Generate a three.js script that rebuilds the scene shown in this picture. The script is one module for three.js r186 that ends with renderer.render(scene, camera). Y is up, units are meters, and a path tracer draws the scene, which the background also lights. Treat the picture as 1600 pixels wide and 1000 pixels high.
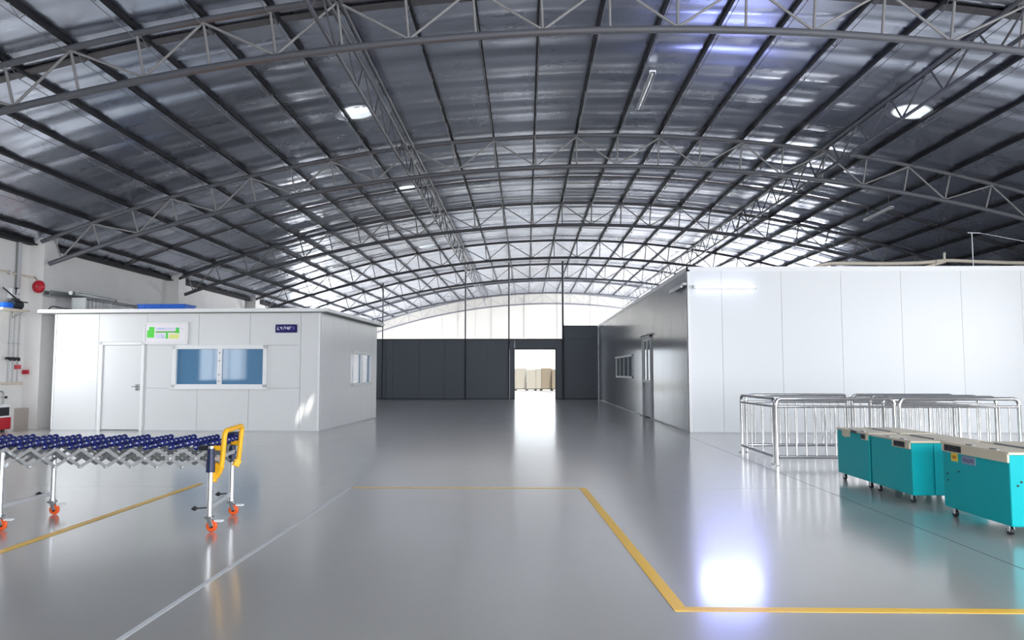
import * as THREE from 'three';
import { RoundedBoxGeometry } from 'three/addons/geometries/RoundedBoxGeometry.js';
import { mergeGeometries } from 'three/addons/utils/BufferGeometryUtils.js';
import { RectAreaLightUniformsLib } from 'three/addons/lights/RectAreaLightUniformsLib.js';

// ---------------------------------------------------------------- camera, sky, sun, exposure
const scene = new THREE.Scene();
const EYE = 1.35;
const camera = new THREE.PerspectiveCamera(2 * Math.atan(500 / 1150) * 180 / Math.PI, 1.6, 0.05, 400);
camera.position.set(0, EYE, 0);
camera.lookAt(-Math.sin(0.01908) * Math.cos(0.07118) * 10, EYE + Math.sin(0.07118) * 10, -Math.cos(0.01908) * Math.cos(0.07118) * 10);
scene.background = new THREE.Color(0.86, 0.93, 1.0).multiplyScalar(3);
const sun = new THREE.DirectionalLight(new THREE.Color(1, 0.95, 0.86), 10);
sun.position.set(1.56 * 8, 6.4 * 8, 1.67 * 8 - 16);
sun.target.position.set(0, 0, -16);
sun.castShadow = true;
Object.assign(sun.shadow.camera, { left: -45, right: 45, top: 60, bottom: -60, near: 1, far: 140 });
sun.shadow.mapSize.set(4096, 4096);
scene.add(sun, sun.target);
RectAreaLightUniformsLib.init();
const renderer = new THREE.WebGLRenderer({ antialias: true });
renderer.shadowMap.enabled = true;
renderer.toneMapping = THREE.LinearToneMapping;
renderer.toneMappingExposure = 1.0;
function openingFill(w, h, pos, look, k) {           // added area light set in an opening to boost the daylight beyond the sky
  const l = new THREE.RectAreaLight(new THREE.Color(0.94, 0.965, 1), k, w, h);
  l.name = 'added_opening_light'; l.position.set(...pos); l.lookAt(...look); scene.add(l);
}

// ---------------------------------------------------------------- helpers
let seed = 7;
const hubList = [];
const rnd = () => { seed = (seed * 1664525 + 1013904223) >>> 0; return seed / 4294967296; };
const V = (x, y, z) => new THREE.Vector3(x, y, z);
const used = new Map();
function numbered(n) { const k = used.get(n) || 0; used.set(n, k + 1); return k ? n + '_' + String(k).padStart(3, '0') : n; }
function thing(name, label, category, pos = [0, 0, 0], turn = 0, group) {
  const o = new THREE.Group(); o.name = numbered(name); o.position.set(...pos); o.rotation.y = turn;
  o.userData = { label, category }; if (group) o.userData.group = group;
  scene.add(o); return o;
}
function struct(name) { const o = new THREE.Group(); o.name = name; o.userData = { kind: 'structure' }; scene.add(o); return o; }
function part(name, geo, mat, parent, label, pos) {
  const m = new THREE.Mesh(Array.isArray(geo) ? join(geo) : geo, mat); m.name = numbered(name); m.castShadow = m.receiveShadow = true;
  if (label) m.userData.label = label; if (pos) m.position.set(...pos);
  parent.add(m); return m;
}
function tagMesh(name, geo, mat, label, category, group) {
  const m = part(name, geo, mat, scene, label); m.userData.category = category; if (group) m.userData.group = group; return m;
}
function join(list) {
  const l = list.map((g) => { g = g.index ? g.toNonIndexed() : g; const o = new THREE.BufferGeometry(); for (const k of ['position', 'normal', 'uv']) o.setAttribute(k, g.attributes[k]); return o; });
  return mergeGeometries(l);
}
// plain box from corner to corner with uv in metres
function box(x0, y0, z0, x1, y1, z1) {
  const w = x1 - x0, h = y1 - y0, d = z1 - z0, g = new THREE.BoxGeometry(w, h, d).translate((x0 + x1) / 2, (y0 + y1) / 2, (z0 + z1) / 2);
  const p = g.attributes.position, n = g.attributes.normal, uv = g.attributes.uv;
  for (let i = 0; i < p.count; i++) {
    const ax = Math.abs(n.getX(i)), ay = Math.abs(n.getY(i));
    if (ax > 0.5) uv.setXY(i, p.getZ(i), p.getY(i)); else if (ay > 0.5) uv.setXY(i, p.getX(i), p.getZ(i)); else uv.setXY(i, p.getX(i), p.getY(i));
  }
  return g;
}
function rbox(x0, y0, z0, x1, y1, z1, r = 0.01) {
  const w = x1 - x0, h = y1 - y0, d = z1 - z0;
  return new RoundedBoxGeometry(w, h, d, 2, Math.min(r, w / 2.01, h / 2.01, d / 2.01)).translate((x0 + x1) / 2, (y0 + y1) / 2, (z0 + z1) / 2);
}
function rod(a, b, r, seg = 8, r2 = r) {
  const A = V(...a), B = V(...b), d = B.clone().sub(A), g = new THREE.CylinderGeometry(r2, r, d.length(), seg, 1);
  g.applyQuaternion(new THREE.Quaternion().setFromUnitVectors(V(0, 1, 0), d.clone().normalize()));
  const m = A.add(B).multiplyScalar(0.5); return g.translate(m.x, m.y, m.z);
}
function bar(a, b, w, h) {     // rectangular bar from a to b, h measured in the vertical plane
  const A = V(...a), B = V(...b), d = B.clone().sub(A), L = d.length(), z = d.normalize();
  let up = V(0, 1, 0); if (Math.abs(z.y) > 0.95) up = V(1, 0, 0);
  const x = up.clone().cross(z).normalize(), y = z.clone().cross(x);
  const g = new RoundedBoxGeometry(w, h, L, 1, Math.min(w, h) * 0.2);
  g.applyMatrix4(new THREE.Matrix4().makeBasis(x, y, z)); const m = A.add(B).multiplyScalar(0.5);
  return g.translate(m.x, m.y, m.z);
}
function tube(pts, r, seg = 8, smooth = true, n) {
  const P = pts.map((p) => V(...p));
  let c;
  if (smooth) c = new THREE.CatmullRomCurve3(P); else { c = new THREE.CurvePath(); for (let i = 1; i < P.length; i++) c.add(new THREE.LineCurve3(P[i - 1], P[i])); }
  return new THREE.TubeGeometry(c, n || P.length * 4, r, seg, false);
}
// polyline with rounded corners, as a tube
function bentTube(pts, r, bend, seg = 10) {
  const P = pts.map((p) => V(...p)), out = [P[0]];
  for (let i = 1; i < P.length - 1; i++) {
    const a = P[i].clone().add(P[i - 1].clone().sub(P[i]).setLength(bend)), b = P[i].clone().add(P[i + 1].clone().sub(P[i]).setLength(bend));
    for (let t = 0; t <= 6; t++) out.push(new THREE.QuadraticBezierCurve3(a, P[i], b).getPoint(t / 6));
  }
  out.push(P[P.length - 1]);
  const c = new THREE.CurvePath(); for (let i = 1; i < out.length; i++) c.add(new THREE.LineCurve3(out[i - 1], out[i]));
  class Poly extends THREE.Curve { getPoint(t) { const f = t * (out.length - 1), i = Math.min(Math.floor(f), out.length - 2); return out[i].clone().lerp(out[i + 1], f - i); } getPointAt(t) { return this.getPoint(t); } getTangentAt(t) { const e = 1e-3; return this.getPoint(Math.min(1, t + e)).sub(this.getPoint(Math.max(0, t - e))).normalize(); } }
  return new THREE.TubeGeometry(new Poly(), out.length - 1, r, seg, false);
}
const cyl = (r, h, seg = 16, r2 = r) => new THREE.CylinderGeometry(r2, r, h, seg);

// ---------------------------------------------------------------- textures
function noiseTex(size, octaves, sx = 1, sy = 1, power = 1) {
  const a = new Float32Array(size * size);
  for (const [cells, amp] of octaves) {
    const cx = Math.max(1, Math.round(cells * sx)), cy = Math.max(1, Math.round(cells * sy)), t = new Float32Array(cx * cy).map(rnd);
    for (let y = 0; y < size; y++) for (let x = 0; x < size; x++) {
      const fx = x / size * cx, fy = y / size * cy, ix = Math.floor(fx), iy = Math.floor(fy);
      let u = fx - ix, v = fy - iy; u = u * u * (3 - 2 * u); v = v * v * (3 - 2 * v);
      const q = (i, j) => t[((iy + j) % cy) * cx + (ix + i) % cx];
      a[y * size + x] += amp * ((q(0, 0) * (1 - u) + q(1, 0) * u) * (1 - v) + (q(0, 1) * (1 - u) + q(1, 1) * u) * v - 0.5);
    }
  }
  let lo = 1e9, hi = -1e9; for (const x of a) { lo = Math.min(lo, x); hi = Math.max(hi, x); }
  return a.map((x) => Math.pow((x - lo) / (hi - lo), power));
}
function dataTex(size, f, srgb) {
  const d = new Uint8Array(size * size * 4);
  for (let i = 0; i < size * size; i++) { const c = f(i); for (let k = 0; k < 3; k++) d[i * 4 + k] = Math.max(0, Math.min(255, c[k] * 255)); d[i * 4 + 3] = 255; }
  const t = new THREE.DataTexture(d, size, size); t.wrapS = t.wrapT = THREE.RepeatWrapping; t.magFilter = THREE.LinearFilter;
  if (srgb) t.colorSpace = THREE.SRGBColorSpace; t.needsUpdate = true; return t;
}
const grey = (a) => (i) => [a[i], a[i], a[i]];
function rep(t, sx, sy = sx) { const c = t.clone(); c.repeat.set(1 / sx, 1 / sy); c.needsUpdate = true; return c; }

const foilNoise = noiseTex(1024, [[5, 1], [11, 0.6], [24, 0.22], [60, 0.07], [140, 0.02]], 0.25, 1.6);
const foilBump = dataTex(1024, grey(foilNoise));
const foilSpeck = noiseTex(1024, [[8, 0.8], [30, 0.7], [90, 0.5], [200, 0.3]], 0.5, 1.3);
const foilRough = dataTex(1024, (i) => [0, 0.25 + 0.1 * foilSpeck[i], 0]);
const floorNoise = noiseTex(1024, [[4, 1], [9, 0.7], [30, 0.35], [120, 0.25]]);
const floorCol = dataTex(1024, (i) => { const v = 0.94 + 0.06 * floorNoise[i]; return [v, v, v]; });
const floorRoughA = noiseTex(512, [[5, 1], [16, 0.6], [60, 0.4]]);
const floorRough = dataTex(512, (i) => [0, 0.13 + 0.05 * floorRoughA[i], 0]);
const wallNoise = noiseTex(512, [[3, 1], [8, 0.6], [25, 0.4], [90, 0.25]]);
const wallCol = dataTex(512, (i) => { const v = 0.9 + 0.1 * wallNoise[i]; return [v, v * 0.995, v * 0.985]; });
const rustA = noiseTex(512, [[4, 1], [14, 0.8], [50, 0.6]]);
const steelCol = dataTex(512, (i) => { const r = Math.max(0, rustA[i] - 0.66) * 2.2; return [0.8 + 0.2 * r, 0.8 - 0.35 * r, 0.8 - 0.6 * r]; });

// ---------------------------------------------------------------- materials
const std = (c, roughness = 0.6, metalness = 0, more = {}) => new THREE.MeshStandardMaterial({ color: Array.isArray(c) ? new THREE.Color(...c) : c, roughness, metalness, ...more });
const phy = (c, roughness = 0.6, metalness = 0, more = {}) => new THREE.MeshPhysicalMaterial({ color: Array.isArray(c) ? new THREE.Color(...c) : c, roughness, metalness, ...more });
const M = {
  foil: std([0.63, 0.66, 0.75], 1, 1, { roughnessMap: rep(foilRough, 4, 4), bumpMap: rep(foilBump, 4, 4), bumpScale: 0.004 }),
  foilSeam: std([0.62, 0.63, 0.68], 0.42, 0.3),
  roof: std([0.5, 0.52, 0.55], 0.7),
  truss: std([0.12, 0.125, 0.145], 0.5, 0, { map: rep(steelCol, 1.3, 1.3) }),
  web: std([0.25, 0.245, 0.25], 0.5),
  purlin: phy([0.016, 0.016, 0.02], 0.6, 0, { specularIntensity: 0.4 }),
  purlinWire: std([0.16, 0.165, 0.18], 0.5),
  floor: phy([0.455, 0.447, 0.42], 1, 0, { ior: 1.9, clearcoat: 0.75, clearcoatRoughness: 0.28, map: rep(floorCol, 5), roughnessMap: rep(floorRough, 3) }),
  jointLight: std([0.68, 0.70, 0.71], 0.5),
  jointDark: std([0.08, 0.085, 0.095], 0.7),
  yellowPaint: std([1.0, 0.60, 0.06], 0.35),
  plaster: std([0.95, 0.94, 0.93], 0.9, 0, { map: rep(wallCol, 3) }),
  cream: std([0.42, 0.405, 0.38], 0.85, 0, { map: rep(wallCol, 5) }),
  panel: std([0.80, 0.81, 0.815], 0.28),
  panelShaded: phy([0.32, 0.34, 0.36], 0.15, 0, { ior: 1.42 }),  // same white panels, shade of the aisle side put into the colour
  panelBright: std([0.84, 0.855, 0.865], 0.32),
  darkenedTop: std([0.24, 0.235, 0.23], 0.9),  // white cabin roof darkened to dim its reflection in the foil
  core: std([0.35, 0.36, 0.37], 0.8),
  darkPanel: std([0.15, 0.172, 0.2], 0.45),
  darkTrim: std([0.05, 0.055, 0.065], 0.5),
  white: std([0.93, 0.94, 0.94], 0.35),
  greyWhite: std([0.62, 0.63, 0.65], 0.4),
  alu: std([0.72, 0.73, 0.75], 0.32, 0.9),
  zinc: std([0.62, 0.64, 0.66], 0.38, 1),
  link: std([0.66, 0.67, 0.68], 0.3, 0.5),
  zincDull: std([0.36, 0.38, 0.38], 0.45, 0.7),
  steel: std([0.56, 0.555, 0.55], 0.1, 1),
  black: std([0.014, 0.015, 0.02], 0.45),
  darkBlue: std([0.012, 0.02, 0.07], 0.4),
  wheelBlue: std([0.006, 0.014, 0.15], 0.3),
  wheelHub: std([0.75, 0.77, 0.8], 0.3, 0.6),
  orange: std([0.9, 0.12, 0.02], 0.4),
  yellow: std([0.95, 0.48, 0.015], 0.4),
  teal: phy([0.0, 0.43, 0.47], 0.4, 0, { specularIntensity: 0.5 }),
  creamTop: std([0.70, 0.62, 0.47], 0.42),
  red: std([0.55, 0.012, 0.03], 0.4),
  blueTray: std([0.01, 0.16, 0.75], 0.4),
  glassBlue: phy([0.095, 0.29, 0.52], 0.04, 0, { transmission: 0.25, thickness: 0, ior: 1.7 }),
  glassClear: phy([0.75, 0.83, 0.88], 0.05, 0, { transmission: 0.8, thickness: 0 }),
  concrete: std([0.27, 0.265, 0.25], 0.9),
  wrap: std([0.38, 0.355, 0.31], 0.6),
  wrapWarm: std([0.25, 0.205, 0.155], 0.7),
  ivory: std([0.78, 0.70, 0.58], 0.5),
  tubeLit: std([0.9, 0.9, 1], 0.4, 0, { emissive: new THREE.Color(0.55, 0.62, 1.0), emissiveIntensity: 4 }),
  tubeOff: std([0.75, 0.77, 0.75], 0.25),
  skyDome: phy([0.85, 0.9, 0.95], 0.5, 0, { emissive: new THREE.Color(0.85, 0.95, 1.0), emissiveIntensity: 1.0 }),
};
M.darkPanelSide = M.darkPanel;

// ---------------------------------------------------------------- hall sizes
const XL = -12.15, XR = 15.5, ZB = 4.2, ZF = -53.6, CX = 1.65, CY = -29.47, RT = 36.55;
const at = (s, r) => { const a = s / RT; return [CX + r * Math.sin(a), CY + r * Math.cos(a)]; };      // arc length from the crown -> x, y
const roofY = (x, r = RT) => CY + Math.sqrt(r * r - (x - CX) ** 2);
const RF = RT + 0.15;                                                       // the foil
const TRUSS_Z = [-10.4, -17.5, -24.6, -31.7, -38.8, -45.9, -53.1];
const PUR = []; for (let k = -13; k <= 14; k++) PUR.push(-0.43 + k);

// ---------------------------------------------------------------- floor
{
  const floor = struct('floor');
  const xs = [XL - 0.4, -7.4, -2.06, 3.42, 9.2, XR + 0.4], zs = [ZB + 0.4, -8.75, -13.6, -20.5, -27.5, -34.5, -41.5, -48, ZF - 0.4], g = 0.006;
  for (let i = 0; i + 1 < xs.length; i++) for (let j = 0; j + 1 < zs.length; j++)
    part('floor_slab', box(xs[i] + g, -0.12, zs[j + 1] + g / 2, xs[i + 1] - g, 0, zs[j] - g / 2), M.floor, floor);
  for (let i = 1; i + 1 < xs.length; i++)
    part('joint_filler', box(xs[i] - g, -0.03, ZF, xs[i] + g, -0.001, i === 2 ? -8.76 : ZB), i === 2 ? M.floor : M.jointDark, floor);
  part('joint_filler', box(xs[2] - 0.019, -0.03, -8.74, xs[2] + 0.019, 0.0012, ZB), M.jointLight, floor, 'pale grey filled joint');
  for (let j = 1; j + 1 < zs.length; j++) part('joint_filler', box(XL, -0.03, zs[j] - g / 2, XR, -0.001, zs[j] + g / 2), M.jointDark, floor);
  let markH = 0;
  const line = (a, b, w, label) => {
    const A = V(a[0], 0, a[1]), B = V(b[0], 0, b[1]), d = B.clone().sub(A), L = d.length(), gm = new THREE.BoxGeometry(w, 0.002, L);
    const m = part('marking_line', gm, M.yellowPaint, floor, label, [(a[0] + b[0]) / 2, 0.001 + (markH += 0.0006), (a[1] + b[1]) / 2]); m.rotation.y = Math.atan2(d.x, d.z);
  };
  line([0.845, -4.33], [15, -4.31], 0.075, 'yellow line across the front right');
  line([0.88, -4.3], [0.66, -8.73], 0.08, 'slanting yellow line running away');
  line([-2.03, -8.72], [0.69, -8.74], 0.03, 'thin far yellow line');
  line([-3.97, 2], [-3.96, -9.0], 0.075, 'yellow line under the conveyor');
}
{
  const g = struct('ground'); part('concrete_yard', box(-70, -0.4, -110, 70, -0.13, 50), M.concrete, g);
  const f = struct('foundation'); part('foundation_slab', box(XL - 0.5, -0.4, ZF - 0.5, XR + 0.5, -0.12, ZB + 0.5), M.concrete, f);
}

// ---------------------------------------------------------------- walls
const EAVE = 4.62;
function sideWall(name, x0, x1, openings) {
  const w = struct(name);
  let z = ZB + 0.3;
  for (const [za, zb, ya, yb] of openings) {
    part('wall_section', box(x0, 0, za, x1, EAVE, z), M.plaster, w);
    if (ya > 0) part('wall_section', box(x0, 0, zb, x1, ya, za), M.plaster, w);
    part('wall_section', box(x0, yb, zb, x1, EAVE, za), M.plaster, w);
    z = zb;
  }
  part('wall_section', box(x0, 0, ZF - 0.3, x1, EAVE, z), M.plaster, w);
  return w;
}
const LEFT = [[-5.2, -8.8, 1.0, 3.2], [-13.6, -16.3, 0.9, 3.6], [-44.0, -51.0, 1.0, 3.9]];
const RIGHT = [[2.9, -2.7, 0.9, 4.2], [-3.9, -9.8, 0.9, 4.2], [-39.6, -45.0, 1.0, 3.9], [-46.6, -52.4, 1.0, 3.9]];
const wallL = sideWall('wall_left', XL - 0.25, XL, LEFT);
const wallR = sideWall('wall_right', XR, XR + 0.25, RIGHT);
for (const z of [-3.3, -10.4, -17.85, -24.8, -31.9, -38.9, -46]) {
  part('pier', box(XL, 0, z - 0.25, -11.76, EAVE + 0.05, z + 0.25), M.plaster, wallL);
  part('pier', box(15.1, 0, z - 0.25, XR, EAVE + 0.05, z + 0.25), M.plaster, wallR);
}
part('pier_plinth', box(XL, 0, -17.6, -11.97, 0.5, -17.35), std([0.52, 0.46, 0.42], 0.9), wallL, 'brownish plinth beside a pier');
let nw = 0;
function wallWindow(x, [za, zb, ya, yb]) {
  const w = struct('window_' + (++nw)), t = 0.06, mid = (za + zb) / 2;
  part('window_frame', [box(x - 0.04, ya, zb, x + 0.04, ya + t, za), box(x - 0.04, yb - t, zb, x + 0.04, yb, za), box(x - 0.04, ya, za - t, x + 0.04, yb, za), box(x - 0.04, ya, zb, x + 0.04, yb, zb + t)], M.white, w);
  const n = Math.round((za - zb) / 1.2);
  for (let i = 1; i < n; i++) { const z = za + (zb - za) * i / n; part('mullion', box(x - 0.03, ya + t, z - 0.03, x + 0.03, yb - t, z + 0.03), M.white, w); }
}
for (const o of LEFT) wallWindow(XL - 0.12, o);
for (const o of RIGHT) wallWindow(XR + 0.12, o);
const KLEFT = 4.6, KRIGHT = 9.5, KBACK = 10.5, KFAR = 115;  // strengths of the added opening lights, tuned for brightness apart from the sky
for (const [za, zb, ya, yb] of LEFT) openingFill(za - zb - 0.2, yb - ya - 0.2, [XL + 0.02, (ya + yb) / 2, (za + zb) / 2], [0, (ya + yb) / 2, (za + zb) / 2], za > -6 ? 3 : za < -30 ? KFAR * 0.3 : KLEFT);
for (const [za, zb, ya, yb] of RIGHT) openingFill(za - zb - 0.2, yb - ya - 0.2, [XR - 0.02, (ya + yb) / 2, (za + zb) / 2], [0, (ya + yb) / 2, (za + zb) / 2], za < -30 ? KFAR : KRIGHT);

function gableStrips(parent, z0, z1, holes, mat, width = 1.22) {
  const n = Math.round((XR - XL) / width), w = (XR - XL) / n;
  for (let i = 0; i < n; i++) {
    const lap = i % 2 ? 0.02 : -0.003, dz = i % 2 ? (z0 > 0 ? 0.03 : -0.03) : 0, a = XL + i * w - lap, b = XL + (i + 1) * w + lap;
    const hole = holes.find((h) => b > h[0] + 0.1 && a < h[1] - 0.1), y0 = hole ? hole[2] : 0;
    const sh = new THREE.Shape(); sh.moveTo(a, y0); sh.lineTo(b, y0); sh.lineTo(b, roofY(b, RF) - 0.02); sh.lineTo((a + b) / 2, roofY((a + b) / 2, RF) - 0.02); sh.lineTo(a, roofY(a, RF) - 0.02); sh.closePath();
    part('wall_panel', new THREE.ExtrudeGeometry(sh, { depth: z1 - z0, bevelEnabled: false }).translate(0, 0, z0 + dz), mat, parent);
  }
}
{
  const n = Math.round((XR - XL) / 1.22), w = (XR - XL) / n, X = (i) => XL + i * w;
  const wb = struct('wall_back'); gableStrips(wb, ZF - 0.15, ZF, [[X(7), X(14), 3.7]], M.cream);
  part('girt_rail', box(XL, 3.28, ZF, X(7), 3.33, ZF + 0.03), M.greyWhite, wb); part('girt_rail', box(X(14), 3.28, ZF, XR, 3.33, ZF + 0.03), M.greyWhite, wb);
  const wf = struct('wall_front'); gableStrips(wf, ZB, ZB + 0.15, [[X(10), X(18), 4.0]], M.cream);
  openingFill(8 * w - 0.2, 3.8, [(X(10) + X(18)) / 2, 2, ZB - 0.02], [(X(10) + X(18)) / 2, 2, -10], KBACK);
}

// ---------------------------------------------------------------- roof: foil sheets on purlins, outer deck
const VENTS = [[-3.56, -15.13], [-3.55, -21.62], [-4.2, -31.0], [7.9, -14.86]];
{
  const c = struct('ceiling');
  const zs = []; for (let z = ZB + 0.1; z > ZF - 1.2; z -= 1.28) zs.push(z);
  const off = -14.22 - zs.reduce((b, z) => Math.abs(z + 14.22) < Math.abs(b + 14.22) ? z : b, 0);
  for (let i = 0; i < zs.length; i++) zs[i] += off;
  const S0 = -14.2, NS = 113, DS = 28.3 / NS, NZ = 14;
  const rows = []; for (let i = 0; i <= NS; i++) rows.push(S0 + DS * i);
  for (let q = 0; q + 1 < zs.length; q++) {
    const za = zs[q], zb = zs[q + 1], pos = [], uv = [], idx = [];
    const ph = rnd() * 9, am = 0.012 + 0.012 * rnd(), pinch = 0.012 + 0.02 * rnd();
    for (let i = 0; i <= NS; i++) for (let j = 0; j <= NZ; j++) {
      const s = rows[i], t = j / NZ, b = (((s + 0.43) % 1) + 1) % 1;            // place within the purlin bay
      let dr = -0.010 * 4 * b * (1 - b) * (0.6 + 0.4 * Math.sin(ph + s * 2.1)) - pinch * (4 * t * (1 - t)) + am * 0.25 * Math.sin(s * 1.3 + ph * 3 + t * 5) + 0.0045 * Math.sin(t * Math.PI * 6 + ph) + 0.001 * (rnd() - 0.5);
      if (j === 0) dr += 0.006; if (j === NZ) dr -= 0.022;
      const [x, y] = at(s, RF + dr); pos.push(x, y, za + (zb - za) * t + (j === 0 ? 0.015 : 0)); uv.push(s, za + (zb - za) * t + q * 0.37);
    }
    for (let i = 0; i < NS; i++) for (let j = 0; j < NZ; j++) {
      const z = za + (zb - za) * (j + 0.5) / NZ, x = at(rows[i] + DS / 2, RF)[0];
      if (VENTS.some(([vx, vz]) => Math.hypot(x - vx, z - vz) < 0.39)) continue;      // under the roof lights the foil is cut away
      const a = i * (NZ + 1) + j, b = a + NZ + 1; idx.push(a, a + 1, b, b, a + 1, b + 1);
    }
    const g = new THREE.BufferGeometry(); g.setAttribute('position', new THREE.Float32BufferAttribute(pos, 3)); g.setAttribute('uv', new THREE.Float32BufferAttribute(uv, 2)); g.setIndex(idx); g.computeVertexNormals();
    const n = g.attributes.normal; let down = 0; for (let i = 0; i < n.count; i += 17) down += n.getY(i); if (down > 0) { g.setIndex(idx.map((_, i) => idx[i - i % 3 + (2 - i % 3)])); g.computeVertexNormals(); }
    part('foil_sheet', g, M.foil, c);
    { const p = []; for (let i = 0; i <= 40; i++) { const [x, y] = at(S0 + 28.3 * i / 40, RF - 0.006); p.push([x, y, za]); } part('seam_tape', tube(p, 0.011, 5, true, 80), M.foilSeam, c); }
  }
  // dark lapping strips across the foil
  const strip = (z, w) => { const g = []; const p = []; for (let i = 0; i <= 60; i++) { const [x, y] = at(-14 + 28 * i / 60, RF - 0.06); p.push([x, y, z]); }
    for (let i = 0; i < 60; i++) g.push(bar([...p[i]], [...p[i + 1]], w, 0.03)); part('lap_strip', g, std([0.09, 0.085, 0.09], 0.6), c, 'dark strip lapped across the foil'); };
  for (const z of [-10.9, -21.6, -24.95, -32.05, -39.1, -46.2]) strip(z, z > -12 ? 0.16 : 0.12);
  // outer deck, open only above the first roof light
  const deck = struct('roof');
  const slab = (s0, s1, z0, z1) => { const n = Math.max(2, Math.ceil((s1 - s0) / 0.8)), sh = new THREE.Shape();
    for (let i = 0; i <= n; i++) { const [x, y] = at(s0 + (s1 - s0) * i / n, RF + 0.3); i ? sh.lineTo(x, y) : sh.moveTo(x, y); }
    for (let i = n; i >= 0; i--) { const [x, y] = at(s0 + (s1 - s0) * i / n, RF + 0.42); sh.lineTo(x, y); }
    sh.closePath(); part('roof_deck', new THREE.ExtrudeGeometry(sh, { depth: z1 - z0, bevelEnabled: false }).translate(0, 0, z0), M.roof, deck); };
  const sv = -5.16; // arc place of the first roof light
  slab(-14.9, 14.9, -14.72, ZB + 0.8); slab(-14.9, 14.9, ZF - 0.8, -15.46); slab(-14.9, sv - 0.36, -15.46, -14.72); slab(sv + 0.36, 14.9, -15.46, -14.72);
  part('eave_closure', box(XL - 0.3, EAVE - 0.02, ZF - 0.3, XL + 0.02, EAVE + 0.35, ZB + 0.3), M.roof, deck); part('eave_closure', box(XR - 0.02, EAVE - 0.02, ZF - 0.3, XR + 0.3, EAVE + 0.35, ZB + 0.3), M.roof, deck);
}
for (const [x, name] of [[XL + 0.12, 'left'], [XR - 0.14, 'right']]) if (name === 'left') {
  const b = thing('eave_beam', 'black steel eave beam running along the top of the left white wall', 'beam', [x, EAVE - 0.02, 0]);
  part('flange', box(-0.1, 0.04, ZF, 0.1, 0.075, 1), M.purlin, b); part('web_plate', box(-0.02, -0.12, ZF, 0.02, 0.04, 1), M.purlin, b); part('bottom_flange', box(-0.1, -0.15, ZF, 0.1, -0.12, 1), M.purlin, b);
}

// roof lights
VENTS.forEach(([x, z], i) => {
  const y = roofY(x, RF), a = Math.asin((x - CX) / RF), t = thing('roof_light', [
    'round white roof light left of the hanging beam, between the two nearest trusses', 'round white roof light seen just behind the second truss, beside the hanging beam',
    'small far round roof light above the left of the aisle', 'round white roof light on the right, behind the zigzag beam'][i], 'skylight', [x, y, z]);
  t.rotation.z = -a;
  const r = 0.36;
  part('collar', new THREE.LatheGeometry([[r - 0.02, 0.16], [r - 0.015, -0.03], [r + 0.01, -0.04], [r + 0.03, -0.034], [r + 0.032, -0.02]].map((p) => new THREE.Vector2(...p)), 40), M.white, t);
  part('flashing_ring', new THREE.LatheGeometry([[r + 0.02, -0.03], [r + 0.17, -0.022], [r + 0.18, -0.006]].map((p) => new THREE.Vector2(...p)), 40), M.foil, t);
  const sh = new THREE.Shape(); sh.absarc(0, 0, r - 0.012, 0, Math.PI * 2);
  if (i === 0) for (const [hx, hz] of [[0.0, 0.012], [0.175, -0.02]]) { const p = new THREE.Path(); p.absellipse(hx, -hz, 0.085, 0.052, 0, Math.PI * 2); sh.holes.push(p); }  // two holes added to throw the sun patch onto the office front
  part('diffuser', new THREE.ExtrudeGeometry(sh, { depth: 0.012, bevelEnabled: false, curveSegments: 32 }).rotateX(-Math.PI / 2).translate(0, 0.07, 0), M.skyDome, t);
  const l = new THREE.RectAreaLight(new THREE.Color(0.85, 0.95, 1), 0.6, 0.5, 0.5); l.name = 'roof_light_glow'; l.position.set(0, 0.05, 0); l.rotation.x = -Math.PI / 2; t.add(l);
});

// ---------------------------------------------------------------- trusses
const CYB = -32.65, CXB = 1.73, RB = 38.97;
const bottomAt = (s) => { const [x, y] = at(s, RT), a = s / RT; let d = 0.7; for (let k = 0; k < 5; k++) { const xx = x - d * Math.sin(a), yb = CYB + Math.sqrt(RB * RB - (xx - CXB) ** 2); d = (y - yb) / Math.cos(a); } return [x - d * Math.sin(a), y - d * Math.cos(a)]; };
function makeTruss(label) {
  const t = thing('roof_truss', label, 'roof truss', [0, 0, 0], 0);
  const arcTube = (f, r, n) => { const p = []; for (let i = 0; i <= n; i++) p.push([...f(-13.75 + 27.5 * i / n), 0]); return tube(p, r, 10, true, 90); };
  part('top_chord', arcTube((s) => at(s, RT), 0.05, 24), M.truss, t); part('bottom_chord', arcTube(bottomAt, 0.055, 24), M.truss, t);
  PUR.forEach((s, i) => {
    const k = i - 13, A = at(s, RT - 0.04), B = bottomAt(s);
    part('vertical_post', rod([...A, 0], [...B, 0], 0.021, 6), M.web, t);
    if (k % 2 === 0) for (const d of [-1, 1]) { if (PUR[i + d] === undefined) continue; const q = bottomAt(PUR[i + d]); part('diagonal_brace', rod([...A, 0.01], [q[0], q[1] + 0.03, 0.01], 0.02, 6), M.web, t); }
  });
  return t;
}
const ordT = ['nearest arched steel roof truss, crossing the top of the view', 'second arched steel roof truss from the front, above the fronts of both white cabins', 'third arched steel roof truss from the front', 'fourth arched steel roof truss, in the middle of the row', 'fifth arched steel roof truss, just behind the dark partition', 'sixth arched steel roof truss, next to last', 'last arched steel roof truss, in front of the cream end wall'];
const truss0 = makeTruss(ordT[0]); truss0.position.z = TRUSS_Z[0];
for (let i = 1; i < 7; i++) { const c = truss0.clone(); c.name = numbered('roof_truss'); c.position.z = TRUSS_Z[i]; c.userData = { label: ordT[i], category: 'roof truss' }; scene.add(c); }
scene.traverse((o) => { if (o.name.startsWith('roof_truss')) o.userData.group = 'arched roof trusses'; });

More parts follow.
